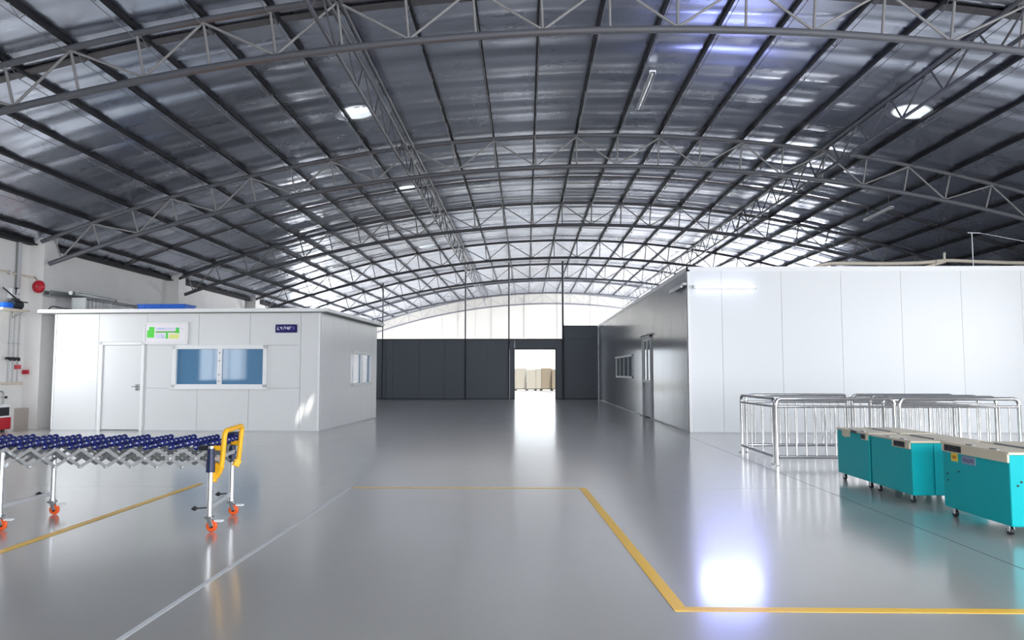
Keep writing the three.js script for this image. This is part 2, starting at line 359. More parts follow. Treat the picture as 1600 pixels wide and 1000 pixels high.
// purlins: dark bar with a thin wired rod below
{
  const z0 = ZB, z1 = ZF + 0.1;
  const barG = box(-0.026, -0.04, z1, 0.026, 0.04, z0), rodG = rod([0, -0.19, z1], [0, -0.19, z0], 0.007, 5), wires = [];
  for (let z = z0 - 0.7; z > z1 + 0.5; z -= 1.42) wires.push(rod([0, -0.05, z + 0.17], [0, -0.19, z], 0.006, 4), rod([0, -0.19, z], [0, -0.05, z - 0.17], 0.006, 4));
  const wireG = join(wires);
  const words = ['first', 'second', 'third', 'fourth', 'fifth', 'sixth', 'seventh', 'eighth', 'ninth', 'tenth', 'eleventh', 'twelfth', 'thirteenth', 'fourteenth'];
  PUR.forEach((s, i) => {
    const [x, y] = at(s, RT + 0.088), lab = i < 14 ? 'dark steel roof purlin, ' + words[i] + ' in from the left white wall' : 'dark steel roof purlin, ' + words[27 - i] + ' in from the right hand eave';
    const t = thing('roof_purlin', lab, 'purlin', [x, y, 0], 0, 'roof purlins'); t.rotation.z = -s / RT;
    part('purlin_bar', barG, M.purlin, t); part('bottom_rod', rodG, M.purlinWire, t); part('rod_wire', wireG, M.purlinWire, t);
  });
}
// two beams that run the length of the hall
function stringer(x, label, twin) {
  const t = thing('lattice_beam', label, 'lattice beam', [x, 0, 0], 0), yt = roofY(x, RT) - 0.08, yb = yt - 0.54, z0 = 1, z1 = -52.9;
  part('top_chord', rod([0, yt, z1], [0, yt, z0], 0.035, 8), M.truss, t); part('bottom_chord', rod([0, yb, z1], [0, yb, z0], 0.032, 8), M.truss, t);
  if (twin) { part('side_chord', rod([0.16, yt + 0.02, z1], [0.16, yt + 0.02, z0], 0.03, 8), M.truss, t); }
  const A = new THREE.BufferGeometry();
  for (let z = -1.6; z > z1 + 1.4; z -= 1.37) {
    part('web_rod', rod([0, yt, z], [0, yb, z + 0.4], 0.017, 6), M.truss, t); part('web_rod', rod([0, yb, z + 0.4], [0, yt, z + 1.37], 0.017, 6), M.truss, t);
  }
  return t;
}
stringer(-2.86, 'long lattice beam under the roof left of the crown, running away from the viewer', true);
stringer(7.0, 'long zigzag lattice beam under the roof right of the crown, above the large white cabin');
// ---------------------------------------------------------------- dark partition across the hall
{
  const w = struct('wall_partition'), z0 = -37.32, z1 = -37.2;
  const cols = [XL, -10.7, -9.4, -8.05, -7.1, -6.75, -5.4, -4.1, -3.05, -2.0, -0.9];
  for (let i = 0; i + 1 < cols.length; i++) part('wall_panel', box(cols[i] + 0.005, 0.02, z0, cols[i + 1] - 0.005, 3.0, z1), M.darkPanel, w);
  part('wall_panel', box(-0.895, 0.02, z0, -0.58, 3.0, z1), M.darkPanel, w); part('lintel_panel', box(-0.575, 2.52, z0, 1.475, 3.0, z1), M.darkPanel, w);
  part('wall_panel', box(1.48, 0.02, z0, 1.88, 3.0, z1), M.darkPanel, w); part('wall_panel', box(1.89, 0.02, z0, 3.62, 3.02, z1), M.darkPanel, w); part('wall_panel', box(1.89, 3.03, z0, 3.62, 3.68, z1), M.darkPanel, w);
  part('backing_sheet', box(XL, 0.03, z0 - 0.03, -0.58, 2.99, z0 + 0.02), M.darkTrim, w); part('backing_sheet', box(1.48, 0.03, z0 - 0.03, 3.66, 2.99, z0 + 0.02), M.darkTrim, w); part('backing_sheet', box(1.88, 2.99, z0 - 0.03, 3.66, 3.68, z0 + 0.02), M.darkTrim, w);
  part('top_rail', box(XL, 3.0, z0 - 0.02, 1.88, 3.05, z1 + 0.02), M.darkTrim, w); part('top_rail', box(1.89, 3.68, z0 - 0.02, 3.62, 3.72, z1 + 0.02), M.darkTrim, w);
  part('base_rail', box(XL, 0, z0 - 0.01, -0.58, 0.05, z1 + 0.015), M.darkTrim, w); part('base_rail', box(1.48, 0, z0 - 0.01, 3.62, 0.05, z1 + 0.015), M.darkTrim, w);
  part('door_jamb', box(-0.61, 0, z0 - 0.03, -0.57, 2.55, z1 + 0.03), M.darkTrim, w); part('door_jamb', box(1.47, 0, z0 - 0.03, 1.51, 2.55, z1 + 0.03), M.darkTrim, w); part('door_head', box(-0.61, 2.5, z0 - 0.03, 1.51, 2.55, z1 + 0.03), M.darkTrim, w);
  const lab = ['dark steel post at the left end of the visible partition', 'dark steel post standing in the middle of the left part of the partition', 'dark steel post just left of the bright doorway', 'thicker dark steel post just right of the bright doorway'];
  [[-7.25, 0.035], [-3.06, 0.04], [-0.86, 0.04], [1.86, 0.055]].forEach(([x, r], i) => {
    const t = thing('steel_post', lab[i], 'post', [x, 0, -37.05]); part('post_tube', rod([0, 0, 0], [0, roofY(x, RT) - 0.1, 0], r, 8), M.darkTrim, t); part('foot_plate', rbox(-0.09, 0, -0.09, 0.09, 0.012, 0.09, 0.004), M.darkTrim, t);
  });
}

// ---------------------------------------------------------------- goods outside the far opening
{
  const w = [0.5, 0.62, 0.9, 0.7, 0.45, 0.85, 0.6, 0.75, 0.8], lab = ['leftmost tan wrapped stack seen through the far doorway', 'second wrapped stack from the left through the far doorway', 'wide white wrapped stack through the far doorway', 'white wrapped stack left of centre through the far doorway', 'narrow grey white wrapped stack at the centre of the far doorway', 'tan stack right of centre through the far doorway', 'pale tan stack, third from the right through the far doorway', 'pale stack, second from the right through the far doorway', 'stack at the right edge of the far doorway'];
  let x = -2.0; w.forEach((d, i) => {
    const t = thing('wrapped_stack', lab[i], 'stack', [x + d / 2, -0.12, -60.2 - (i % 3) * 0.12], 0, 'wrapped stacks outside'); x += d + 0.012;
    const h = 1.74 + (i % 3) * 0.05;
    part('wrapping', rbox(-d / 2, 0.14, -0.4, d / 2, h, 0.4, 0.04), i % 5 === 0 || i === 6 ? M.wrapWarm : M.wrap, t);
    part('pallet', [rbox(-d / 2, 0.1, -0.42, d / 2, 0.14, 0.42, 0.005), rbox(-d / 2, 0, -0.42, -d / 2 + 0.1, 0.1, 0.42, 0.005), rbox(d / 2 - 0.1, 0, -0.42, d / 2, 0.1, 0.42, 0.005)], M.black, t);
  });
}

// ---------------------------------------------------------------- left white cabin (office)
{
  const C = thing('office_cabin', 'low white panel cabin on the left with a door and a wide blue window', 'cabin', [-4.72, 0, -16.8], -0.045);
  const H = 2.72, W = 6.36, D = 5.25, th = 0.06, g = 0.0045;
  const P = (x0, y0, x1, y1, m = M.panel) => { if (x1 - x0 > 0.01 && y1 - y0 > 0.01) part('wall_panel', box(x0 + g, y0, -th, x1 - g, y1, 0), m, C); };
  const cols = [-W, -5.29, -4.12, -2.88, -1.66, -0.46, 0], win = [-3.48, -1.24, 0.99, 1.98], door = [-5.24, -4.16, 2.06];
  for (let i = 0; i < 6; i++) {
    const a = cols[i], b = cols[i + 1];
    if (i === 1) { P(a, 0.03, door[0], door[2]); P(door[1], 0.03, b, door[2]); P(a, door[2] + g, b, H); continue; }
    const x0 = Math.max(a, win[0]), x1 = Math.min(b, win[1]);
    if (x1 > x0) { P(a, 0.03, b, win[2]); P(a, win[3], b, H); P(a, win[2] + g, x0, win[3] - g); P(x1, win[2] + g, b, win[3] - g); } else P(a, 0.03, b, H);
  }
  // right side, facing the aisle
  const sw = [-4.55, -2.5, 0.98, 1.93], sc = [0, -1.0, -2.25, -3.5, -4.7, -D];
  const Q = (z0, y0, z1, y1) => { if (z0 - z1 > 0.01) part('wall_panel', box(-th, y0, z1 + g, 0, y1, z0 - g), M.panel, C); };
  for (let i = 0; i < 5; i++) { const a = sc[i], b = sc[i + 1], z0 = Math.min(a, sw[1]), z1 = Math.max(b, sw[0]); if (z0 > z1) { Q(a, 0.03, b, sw[2]); Q(a, sw[3], b, H); Q(a, sw[2], z0, sw[3]); Q(z1, sw[2], b, sw[3]); } else Q(a, 0.03, b, H); }
  part('wall_panel', box(-W, 0.03, -D, -W + th, H, -th), M.panel, C); part('wall_panel', box(-W + th, 0.03, -D, -th, H, -D + th), M.panel, C);
  part('corner_trim', [box(-0.05, 0.02, -0.005, 0.012, H, 0.012), box(0, 0.02, -0.06, 0.012, H, 0.012)], M.white, C); part('corner_trim', box(-W - 0.012, 0.02, -0.05, -W + 0.03, H, 0.012), M.white, C);
  part('base_channel', [box(-W, 0, -0.09, door[0], 0.03, 0.012), box(door[1], 0, -0.09, 0.01, 0.03, 0.012), box(-0.07, 0, -D, 0.012, 0.03, 0)], M.greyWhite, C);
  part('roof_slab', rbox(-W - 0.33, H, -D - 0.1, 0.17, H + 0.08, 0.14, 0.01), M.darkenedTop, C); part('roof_edge_trim', [rbox(-W - 0.34, H + 0.02, 0.13, 0.18, H + 0.1, 0.165, 0.005), rbox(0.165, H + 0.02, -D - 0.1, 0.2, H + 0.1, 0.165, 0.005)], M.white, C);
  part('cabin_floor', box(-W + 0.06, 0.005, -D + 0.06, -0.06, 0.02, -0.06), M.greyWhite, C);
  // door
  const d = part('door', rbox(door[0] + 0.075, 0.03, -0.05, door[1] - 0.075, door[2] - 0.075, -0.005, 0.006), M.panel, C);
  part('door_handle', [rbox(door[1] - 0.2, 0.93, -0.005, door[1] - 0.11, 1.08, 0.012, 0.006), rod([door[1] - 0.15, 1.03, 0.01], [door[1] - 0.15, 1.03, 0.055], 0.012), rod([door[1] - 0.15, 1.03, 0.05], [door[1] - 0.26, 1.02, 0.05], 0.011)], M.zincDull, d, 'grey metal lever handle');
  part('lock', rod([door[1] - 0.15, 0.96, 0.01], [door[1] - 0.15, 0.96, 0.022], 0.014, 10), M.black, d);
  part('door_frame', [rbox(door[0], 0, -0.07, door[0] + 0.07, door[2], 0.03, 0.006), rbox(door[1] - 0.07, 0, -0.07, door[1], door[2], 0.03, 0.006), rbox(door[0], door[2] - 0.07, -0.07, door[1], door[2], 0.03, 0.006)], M.white, C, 'bright white door frame');
  part('threshold', box(door[0] + 0.07, 0, -0.05, door[1] - 0.07, 0.022, 0.0), M.zincDull, C);
  for (const y of [0.35, 1.05, 1.75]) part('hinge', rod([door[0] + 0.075, y - 0.05, 0.005], [door[0] + 0.075, y + 0.05, 0.005], 0.011, 8), M.zinc, C);
  // window helper in a plane: u along, y up
  const wn = part('window_frame', [rbox(win[0], win[2], -0.06, win[1], win[2] + 0.09, 0.035, 0.006), rbox(win[0], win[3] - 0.09, -0.06, win[1], win[3], 0.035, 0.006), rbox(win[0], win[2], -0.06, win[0] + 0.09, win[3], 0.035, 0.006), rbox(win[1] - 0.09, win[2], -0.06, win[1], win[3], 0.035, 0.006)], M.white, C);
  const mx = (win[0] + win[1]) / 2;
  part('meeting_stile', rbox(mx - 0.055, win[2] + 0.08, -0.04, mx + 0.055, win[3] - 0.08, 0.02, 0.006), M.white, wn);
  for (const y of [1.15, 1.3, 1.62, 1.8]) part('sash_catch', rbox(mx - 0.012, y - 0.018, 0.018, mx + 0.012, y + 0.018, 0.032, 0.004), M.zincDull, wn);
  part('pane', box(win[0] + 0.08, win[2] + 0.08, -0.03, mx - 0.05, win[3] - 0.08, -0.024), M.glassBlue, wn); part('pane', box(mx + 0.05, win[2] + 0.08, -0.02, win[1] - 0.08, win[3] - 0.08, -0.014), M.glassBlue, wn);
  part('sill', rbox(win[0] - 0.03, win[2] - 0.03, -0.02, win[1] + 0.03, win[2] + 0.012, 0.06, 0.006), M.white, C);
  const ws = part('side_window_frame', [rbox(-0.06, sw[2], sw[0], 0.035, sw[2] + 0.09, sw[1], 0.006), rbox(-0.06, sw[3] - 0.09, sw[0], 0.035, sw[3], sw[1], 0.006), rbox(-0.06, sw[2], sw[0], 0.035, sw[3], sw[0] + 0.09, 0.006), rbox(-0.06, sw[2], sw[1] - 0.09, 0.035, sw[3], sw[1], 0.006)], M.white, C);
  const mz = (sw[0] + sw[1]) / 2; part('meeting_stile', rbox(-0.04, sw[2] + 0.08, mz - 0.06, 0.025, sw[3] - 0.08, mz + 0.06, 0.006), M.white, ws);
  part('pane', box(-0.03, sw[2] + 0.08, sw[0] + 0.08, -0.024, sw[3] - 0.08, mz - 0.05), M.glassBlue, ws); part('pane', box(-0.02, sw[2] + 0.08, mz + 0.05, -0.014, sw[3] - 0.08, sw[1] - 0.08), M.glassBlue, ws);
  // signs on the front
  const canvas = (w, h, f) => { const c = document.createElement('canvas'); c.width = w; c.height = h; f(c.getContext('2d')); const t = new THREE.CanvasTexture(c); t.colorSpace = THREE.SRGBColorSpace; return t; };
  const front = (x) => { const a = -0.045; return [-4.72 + x * Math.cos(a), -16.8 - x * Math.sin(a)]; };
  const plan = canvas(672, 352, (k) => {
    k.fillStyle = '#f4ecee'; k.fillRect(0, 0, 672, 352); k.fillStyle = '#f8f4f8'; k.fillRect(18, 16, 630, 318);
    k.fillStyle = '#5be24a'; k.fillRect(60, 58, 90, 70); k.fillRect(32, 120, 118, 138); k.fillStyle = '#48b41c'; k.fillRect(168, 140, 380, 24); k.fillStyle = '#5fdd55'; k.fillRect(334, 150, 40, 128); k.fillStyle = '#4fe070'; k.fillRect(492, 70, 58, 62); k.fillStyle = '#55d913'; k.fillRect(490, 132, 62, 42);
    k.fillStyle = '#e2e2f4'; k.fillRect(170, 70, 300, 54); k.fillRect(170, 184, 150, 90); k.fillStyle = '#eef28c'; k.fillRect(390, 186, 158, 92); k.fillStyle = '#f3f0b0'; k.fillRect(390, 186, 158, 24);
    k.strokeStyle = '#8fa0d8'; k.lineWidth = 5; for (let i = 0; i < 6; i++) { k.beginPath(); k.moveTo(206 + i * 20, 80); k.lineTo(206 + i * 20, 100); k.moveTo(198 + i * 20, 90); k.lineTo(214 + i * 20, 90); k.stroke(); }
    k.fillStyle = '#9aa6dc'; k.fillRect(262, 208, 14, 20); k.fillRect(274, 250, 48, 10); k.fillStyle = '#b9b4c4'; k.fillRect(588, 92, 24, 10);
  });
  const sign = canvas(352, 128, (k) => {
    k.fillStyle = '#04045e'; k.fillRect(0, 0, 352, 128); k.strokeStyle = '#e8e8ff'; k.fillStyle = '#e8e8ff'; k.lineWidth = 9;
    const S = (x, l, c = '#ece9ff') => { k.strokeStyle = c; for (const [a, b, d, e] of l) { k.beginPath(); k.moveTo(x + a, 34 + b); k.lineTo(x + d, 34 + e); k.stroke(); } };
    S(30, [[14, 0, 0, 44], [8, 24, 8, 50], [0, 48, 34, 48]]); S(76, [[0, 8, 12, 28], [34, 4, 14, 28], [24, 22, 30, 50], [4, 12, 34, 12]]); S(128, [[4, 10, 40, 4], [22, 0, 22, 26], [6, 26, 0, 46], [30, 20, 38, 40]]);
    S(178, [[0, 8, 20, 44], [14, 2, 26, 40], [34, 2, 34, 48]]); S(226, [[0, 4, 0, 50], [0, 4, 34, 4], [0, 24, 24, 24]]); S(270, [[0, 10, 36, 10], [16, 0, 28, 26], [4, 46, 44, 30]], '#8d7cf0');
  });
  const [px, pz] = front(-3.66), pb = thing('floor_plan_board', 'white framed wall board with a green and yellow floor plan', 'board', [px, 2.26, pz + 0.005], -0.045);
  part('board_frame', [rbox(-0.53, 0.22, 0, 0.53, 0.25, 0.03, 0.004), rbox(-0.53, -0.25, 0, 0.53, -0.22, 0.03, 0.004), rbox(-0.53, -0.25, 0, -0.5, 0.25, 0.03, 0.004), rbox(0.5, -0.25, 0, 0.53, 0.25, 0.03, 0.004)], M.white, pb);
  part('printed_sheet', new THREE.BoxGeometry(1.0, 0.44, 0.014).translate(0, 0, 0.009), [M.white, M.white, M.white, M.white, std(0xffffff, 0.45, 0, { map: plan }), M.white], pb);
  const [qx, qz] = front(-0.80), sb = thing('name_sign', 'small dark blue sign with white characters near the corner of the left cabin', 'sign', [qx, 2.36, qz + 0.004], -0.045);
  part('sign_plate', new THREE.BoxGeometry(0.51, 0.19, 0.016).translate(0, 0, 0.008), [M.darkBlue, M.darkBlue, M.darkBlue, M.darkBlue, std(0xffffff, 0.35, 0, { map: sign }), M.darkBlue], sb);
  for (const s of [-1, 1]) part('fixing', rod([s * 0.235, 0.075, 0.014], [s * 0.235, 0.075, 0.02], 0.006, 8), M.zinc, sb);
  M.plateTex = canvas(256, 128, (k) => { k.fillStyle = '#8a93b4'; k.fillRect(0, 0, 256, 128); k.fillStyle = '#2c2f52'; for (let i = 0; i < 5; i++) { k.fillRect(28 + i * 42, 34, 10, 62); k.fillRect(44 + i * 42, 44 + (i % 3) * 12, 12, 44); k.fillRect(28 + i * 42, 40 + (i % 2) * 26, 28, 9); } });
  M.stickTex = canvas(128, 96, (k) => { k.fillStyle = '#f2d24c'; k.fillRect(0, 0, 128, 96); k.fillStyle = '#d99a20'; k.fillRect(20, 24, 88, 46); k.fillStyle = '#7a4e10'; k.fillRect(30, 40, 66, 6); k.fillRect(30, 54, 50, 6); });
  M.panelTex = canvas(256, 96, (k) => { k.fillStyle = '#070713'; k.fillRect(0, 0, 256, 96); k.fillStyle = '#39406e'; for (let i = 0; i < 4; i++) { k.fillRect(34 + i * 52, 34, 20, 26); k.fillRect(30 + i * 52, 66, 28, 5); } });
}
// closing panel between pier and left cabin, overhang shade put into its grey
{
  const t = thing('closing_panel', 'panel closing the gap between the pier and the left cabin, roof shade put into its grey', 'panel', [-11.4, 0, -18.2]);
  part('sheet', box(-0.34, 0.02, -0.03, 0.28, 2.70, 0.03), std([0.34, 0.34, 0.355], 0.6), t); part('base_channel', box(-0.34, 0, -0.04, 0.28, 0.03, 0.045), M.zincDull, t);
}

// ---------------------------------------------------------------- things on the cabin roof
{
  const y = 2.83;
  const c = thing('wire_crate', 'long grey wire crate on the roof of the left cabin', 'crate', [-10.98, y, -19.35], -0.02);
  const L = 1.5, w = 0.18, h = 0.36;
  part('end_plate', rbox(-w, 0, L - 0.02, w, h, L, 0.004), M.zincDull, c, 'grey sheet end of the crate');
  const fr = []; for (const s of [-w, w]) for (const yy of [0.01, h]) fr.push(rod([s, yy, -L], [s, yy, L], 0.012, 6)); for (const zz of [-L, L]) for (const s of [-w, w]) fr.push(rod([s, 0, zz], [s, h, zz], 0.012, 6));
  part('crate_frame', fr, M.zincDull, c);
  for (let z = -L + 0.14; z < L; z += 0.15) part('crate_wire', [rod([-w, 0, z], [-w, h, z], 0.006, 5), rod([w, 0, z], [w, h, z], 0.006, 5), rod([-w, h, z], [w, h, z], 0.006, 5)], M.zinc, c);
  const u = thing('light_batten', 'dusty grey light batten lying on the wire crate on the cabin roof', 'light fitting', [-10.96, y + h + 0.02, -18.4]);
  part('batten_body', rbox(-0.07, 0, -0.85, 0.07, 0.09, 0.85, 0.02), M.zincDull, u); part('end_cap', rod([0, 0.05, 0.85], [0, 0.05, 0.98], 0.05, 10), M.zincDull, u); part('end_cap', rod([0, 0.05, -0.85], [0, 0.05, -0.95], 0.045, 10), M.black, u); part('tube_holder', rod([0.0, 0.11, -0.7], [0.0, 0.11, 0.7], 0.022, 8), M.tubeOff, u);
  const k = thing('steel_channel', 'grey steel channel leaning out from the wire crate towards the pier', 'channel', [-11.36, y + 0.37, -18.15], -0.25);
  part('channel_web', rbox(-0.09, 0, -0.7, 0.09, 0.02, 0.75, 0.004), M.zincDull, k); for (const s of [-1, 1]) part('channel_flange', rbox(s * 0.09 - 0.008, 0, -0.7, s * 0.09 + 0.008, 0.13, 0.75, 0.004), M.zincDull, k);
  const b = thing('black_cable', 'short black cable lying on the edge of the cabin roof', 'cable', [-11.0, y, -17.1]);
  part('cable_run', tube([[-0.2, 0.0, 0.1], [-0.15, 0.06, 0.08], [0, 0.05, 0.05], [0.12, 0.02, 0.04], [0.3, 0.012, 0.0]], 0.014, 8, true, 30), M.black, b);
  const t = thing('blue_tray', 'flat bright blue tray on the front of the cabin roof', 'tray', [-8.6, y, -17.4], -0.045);
  part('tray_body', [rbox(-0.58, 0, -0.25, 0.58, 0.02, 0.25, 0.006), rbox(-0.58, 0, 0.23, 0.58, 0.13, 0.25, 0.006), rbox(-0.58, 0, -0.25, 0.58, 0.13, -0.23, 0.006), rbox(-0.58, 0, -0.25, -0.56, 0.13, 0.25, 0.006), rbox(0.56, 0, -0.25, 0.58, 0.13, 0.25, 0.006)], M.blueTray, t);
  part('tray_rim', [rbox(-0.6, 0.11, 0.24, 0.6, 0.13, 0.27, 0.004), rbox(-0.6, 0.11, -0.27, 0.6, 0.13, -0.24, 0.004)], M.blueTray, t); for (const x of [-0.4, -0.2, 0, 0.2, 0.4]) part('tray_rib', rbox(x - 0.012, 0.01, 0.248, x + 0.012, 0.11, 0.262, 0.004), M.blueTray, t);
}

// ---------------------------------------------------------------- large white cabin on the right
{
  const X0 = 3.64, Z0 = -16.6, X1 = 15.1, Z1 = -37.19, H = 3.67, g = 0.003, th = 0.08;
  const C = thing('large_cabin', 'large tall white panel cabin filling the right side of the hall', 'cabin', [X0, 0, Z0]);
  const W = X1 - X0, D = Z0 - Z1;
  const xs = [0, 0.77]; while (xs[xs.length - 1] + 1.335 < W) xs.push(xs[xs.length - 1] + 1.335); xs.push(W);
  for (let i = 0; i + 1 < xs.length; i++) part('wall_panel', box(xs[i] + g, 0.03, -th, xs[i + 1] - g, H, 0), M.panelBright, C);
  const door = [-4.85, -6.35, 2.45];
  const zs = [0, -0.56, -1.8, -3.1, -4.4]; while (zs[zs.length - 1] - 1.27 > -D) zs.push(zs[zs.length - 1] - 1.27); zs.push(-D);
  const win = [-8.6, -13.2, 1.15, 1.97];
  for (let i = 0; i + 1 < zs.length; i++) {
    const cut = [[zs[i], zs[i + 1]]], P = (z0, z1, y0, y1) => { if (z0 - z1 > 0.02) part('wall_panel', box(0, y0, z1 + g, th, y1, z0 - g), M.panelShaded, C); };
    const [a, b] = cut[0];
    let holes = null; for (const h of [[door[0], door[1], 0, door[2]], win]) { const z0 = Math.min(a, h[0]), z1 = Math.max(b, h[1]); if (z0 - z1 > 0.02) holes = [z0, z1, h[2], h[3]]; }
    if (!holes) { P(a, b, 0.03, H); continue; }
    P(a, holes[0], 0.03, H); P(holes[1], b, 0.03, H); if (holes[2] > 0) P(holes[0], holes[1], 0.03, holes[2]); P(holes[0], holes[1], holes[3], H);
  }
  part('wall_panel', box(W - th, 0.03, -D, W, H, -th), M.panel, C); part('wall_panel', box(th, 0.03, -D, W - th, H, -D + th), M.panel, C);
  part('roof_slab', box(0, H, -D, W, H + 0.06, 0.0), std([0.7, 0.71, 0.72], 0.6), C); part('roof_edge_trim', [box(-0.012, H - 0.04, -0.02, W, H + 0.065, 0.012), box(-0.012, H - 0.04, -D, 0.02, H + 0.065, 0.012)], M.white, C);
  part('corner_trim', [box(-0.012, 0, -0.05, 0.0, H, 0.012), box(-0.012, 0, 0, 0.06, H, 0.012)], M.white, C);
  part('base_channel', [box(0, 0, -0.09, W, 0.03, 0.014), box(-0.014, 0, door[0], 0.05, 0.03, 0), box(-0.014, 0, -D, 0.05, 0.03, door[1])], M.greyWhite, C);
  part('dark_lining', box(th, 0.02, -D + th, W - th, 0.04, -th), M.core, C);
  // door with a tall glazed upper half
  const d = part('door', [rbox(0.0, 0.03, door[1] + 0.08, 0.05, 1.06, door[0] - 0.08, 0.006)], M.greyWhite, C);
  part('door_sash', [rbox(-0.03, 1.05, door[1] + 0.05, 0.05, 1.12, door[0] - 0.05, 0.005), rbox(-0.03, 2.3, door[1] + 0.05, 0.05, 2.38, door[0] - 0.05, 0.005), rbox(-0.03, 1.05, door[1] + 0.05, 0.05, 2.38, door[1] + 0.12, 0.005), rbox(-0.03, 1.05, door[0] - 0.12, 0.05, 2.38, door[0] - 0.05, 0.005), rbox(-0.03, 1.05, -5.64, 0.05, 2.38, -5.56, 0.005)], M.white, d);
  part('pane', box(0.0, 1.1, door[1] + 0.1, 0.008, 2.32, -5.6), M.glassClear, d); part('pane', box(0.0, 1.1, -5.6, 0.008, 2.32, door[0] - 0.1), M.glassClear, d);
  part('door_handle', [rbox(-0.02, 0.95, door[1] + 0.14, 0, 1.03, door[1] + 0.18, 0.004), rod([-0.05, 1.0, door[1] + 0.15], [-0.05, 1.0, door[1] + 0.3], 0.011)], M.zincDull, d);
  part('door_frame', [rbox(-0.05, 0, door[1], 0.06, door[2], door[1] + 0.07, 0.005), rbox(-0.05, 0, door[0] - 0.07, 0.06, door[2], door[0], 0.005), rbox(-0.05, door[2] - 0.07, door[1], 0.06, door[2], door[0], 0.005)], M.greyWhite, C);
  part('door_canopy', rbox(-0.12, door[2], door[1] - 0.05, 0.02, door[2] + 0.04, door[0] + 0.05, 0.005), M.zincDull, C);
  // long low window further along
  const w = part('window_frame', [rbox(-0.03, win[2], win[1], 0.05, win[2] + 0.07, win[0], 0.005), rbox(-0.05, win[3] - 0.07, win[1], 0.05, win[3], win[0], 0.005), rbox(-0.03, win[2], win[1], 0.05, win[3], win[1] + 0.08, 0.005), rbox(-0.03, win[2], win[0] - 0.08, 0.05, win[3], win[0], 0.005)], M.white, C);
  for (let i = 1; i < 4; i++) { const z = win[0] + (win[1] - win[0]) * i / 4; part('mullion', rbox(-0.02, win[2], z - 0.05, 0.045, win[3], z + 0.05, 0.004), M.greyWhite, w); }
  for (let i = 0; i < 4; i++) part('pane', box(0.0, win[2] + 0.06, win[0] + (win[1] - win[0]) * (i + 1) / 4 + 0.04, 0.008, win[3] - 0.06, win[0] + (win[1] - win[0]) * i / 4 - 0.04), M.glassClear, w);
}
// lit tube on the front and unlit batten round the corner
{
  const t = thing('tube_lamp', 'lit fluorescent tube lamp high on the front of the large white cabin', 'lamp', [4.47, 3.27, -16.6]);
  part('batten', rbox(-0.7, -0.035, 0.012, 0.7, 0.035, 0.05, 0.01), M.white, t); part('lit_tube', rod([-0.66, 0, 0.085], [0.66, 0, 0.085], 0.032, 14), M.tubeLit, t, 'glowing bluish white tube');
  for (const s of [-1, 1]) part('tube_socket', rbox(s * 0.685 - 0.025, -0.04, 0.012, s * 0.685 + 0.025, 0.04, 0.125, 0.008), M.white, t);
  const l = new THREE.RectAreaLight(new THREE.Color(0.34, 0.39, 1), 190, 1.3, 0.06); l.name = 'tube_lamp_light'; l.position.set(0, 0, 0.13); l.rotation.y = Math.PI; t.add(l);
  const p = new THREE.PointLight(new THREE.Color(0.6, 0.7, 1), 0.03); p.position.set(0, 0, 0.085); p.shadow.radius = 2; p.castShadow = true; t.add(p);
  const u = thing('wall_batten', 'unlit grey light batten near the corner on the side wall of the large cabin', 'lamp', [3.62, 3.34, -17.3]);
  part('batten_body', rbox(-0.1, -0.03, -0.75, 0, 0.03, 0.75, 0.01), M.zincDull, u); part('unlit_tube', rod([-0.1, -0.05, -0.68], [-0.1, -0.05, 0.68], 0.024, 10), M.tubeOff, u);
}
// hanging battens under the roof
function hangingBatten(label, a, b, drop) {
  const A = V(...a), B = V(...b), L = A.distanceTo(B), t = thing('hanging_batten', label, 'lamp', [(a[0] + b[0]) / 2, (a[1] + b[1]) / 2, (a[2] + b[2]) / 2], Math.atan2(b[0] - a[0], b[2] - a[2]));
  t.rotation.order = 'YXZ'; t.rotation.x = -Math.asin((b[1] - a[1]) / L);
  part('reflector', [bar([-0.055, 0.02, -L / 2], [-0.055, 0.02, L / 2], 0.012, 0.07), bar([0.055, 0.02, -L / 2], [0.055, 0.02, L / 2], 0.012, 0.07), rbox(-0.06, 0.03, -L / 2, 0.06, 0.06, L / 2, 0.008)], M.alu, t); part('unlit_tube', rod([0, 0, -L / 2 + 0.04], [0, 0, L / 2 - 0.04], 0.02, 10), M.tubeOff, t);
  for (const s of [-0.8, 0.8]) part('hanger_wire', rod([0, 0.05, s * L / 2], [0, drop, s * L / 2], 0.006, 5), M.zincDull, t);
}
hangingBatten('unlit tube batten hanging under the roof right of the crown, near the front', [2.42, 7.04, -13.7], [2.42, 7.0, -15.55], 0.22);
hangingBatten('small unlit tube batten hanging in the dark above the large cabin', [9.93, 5.8, -19.9], [9.95, 5.78, -21.5], 0.42);

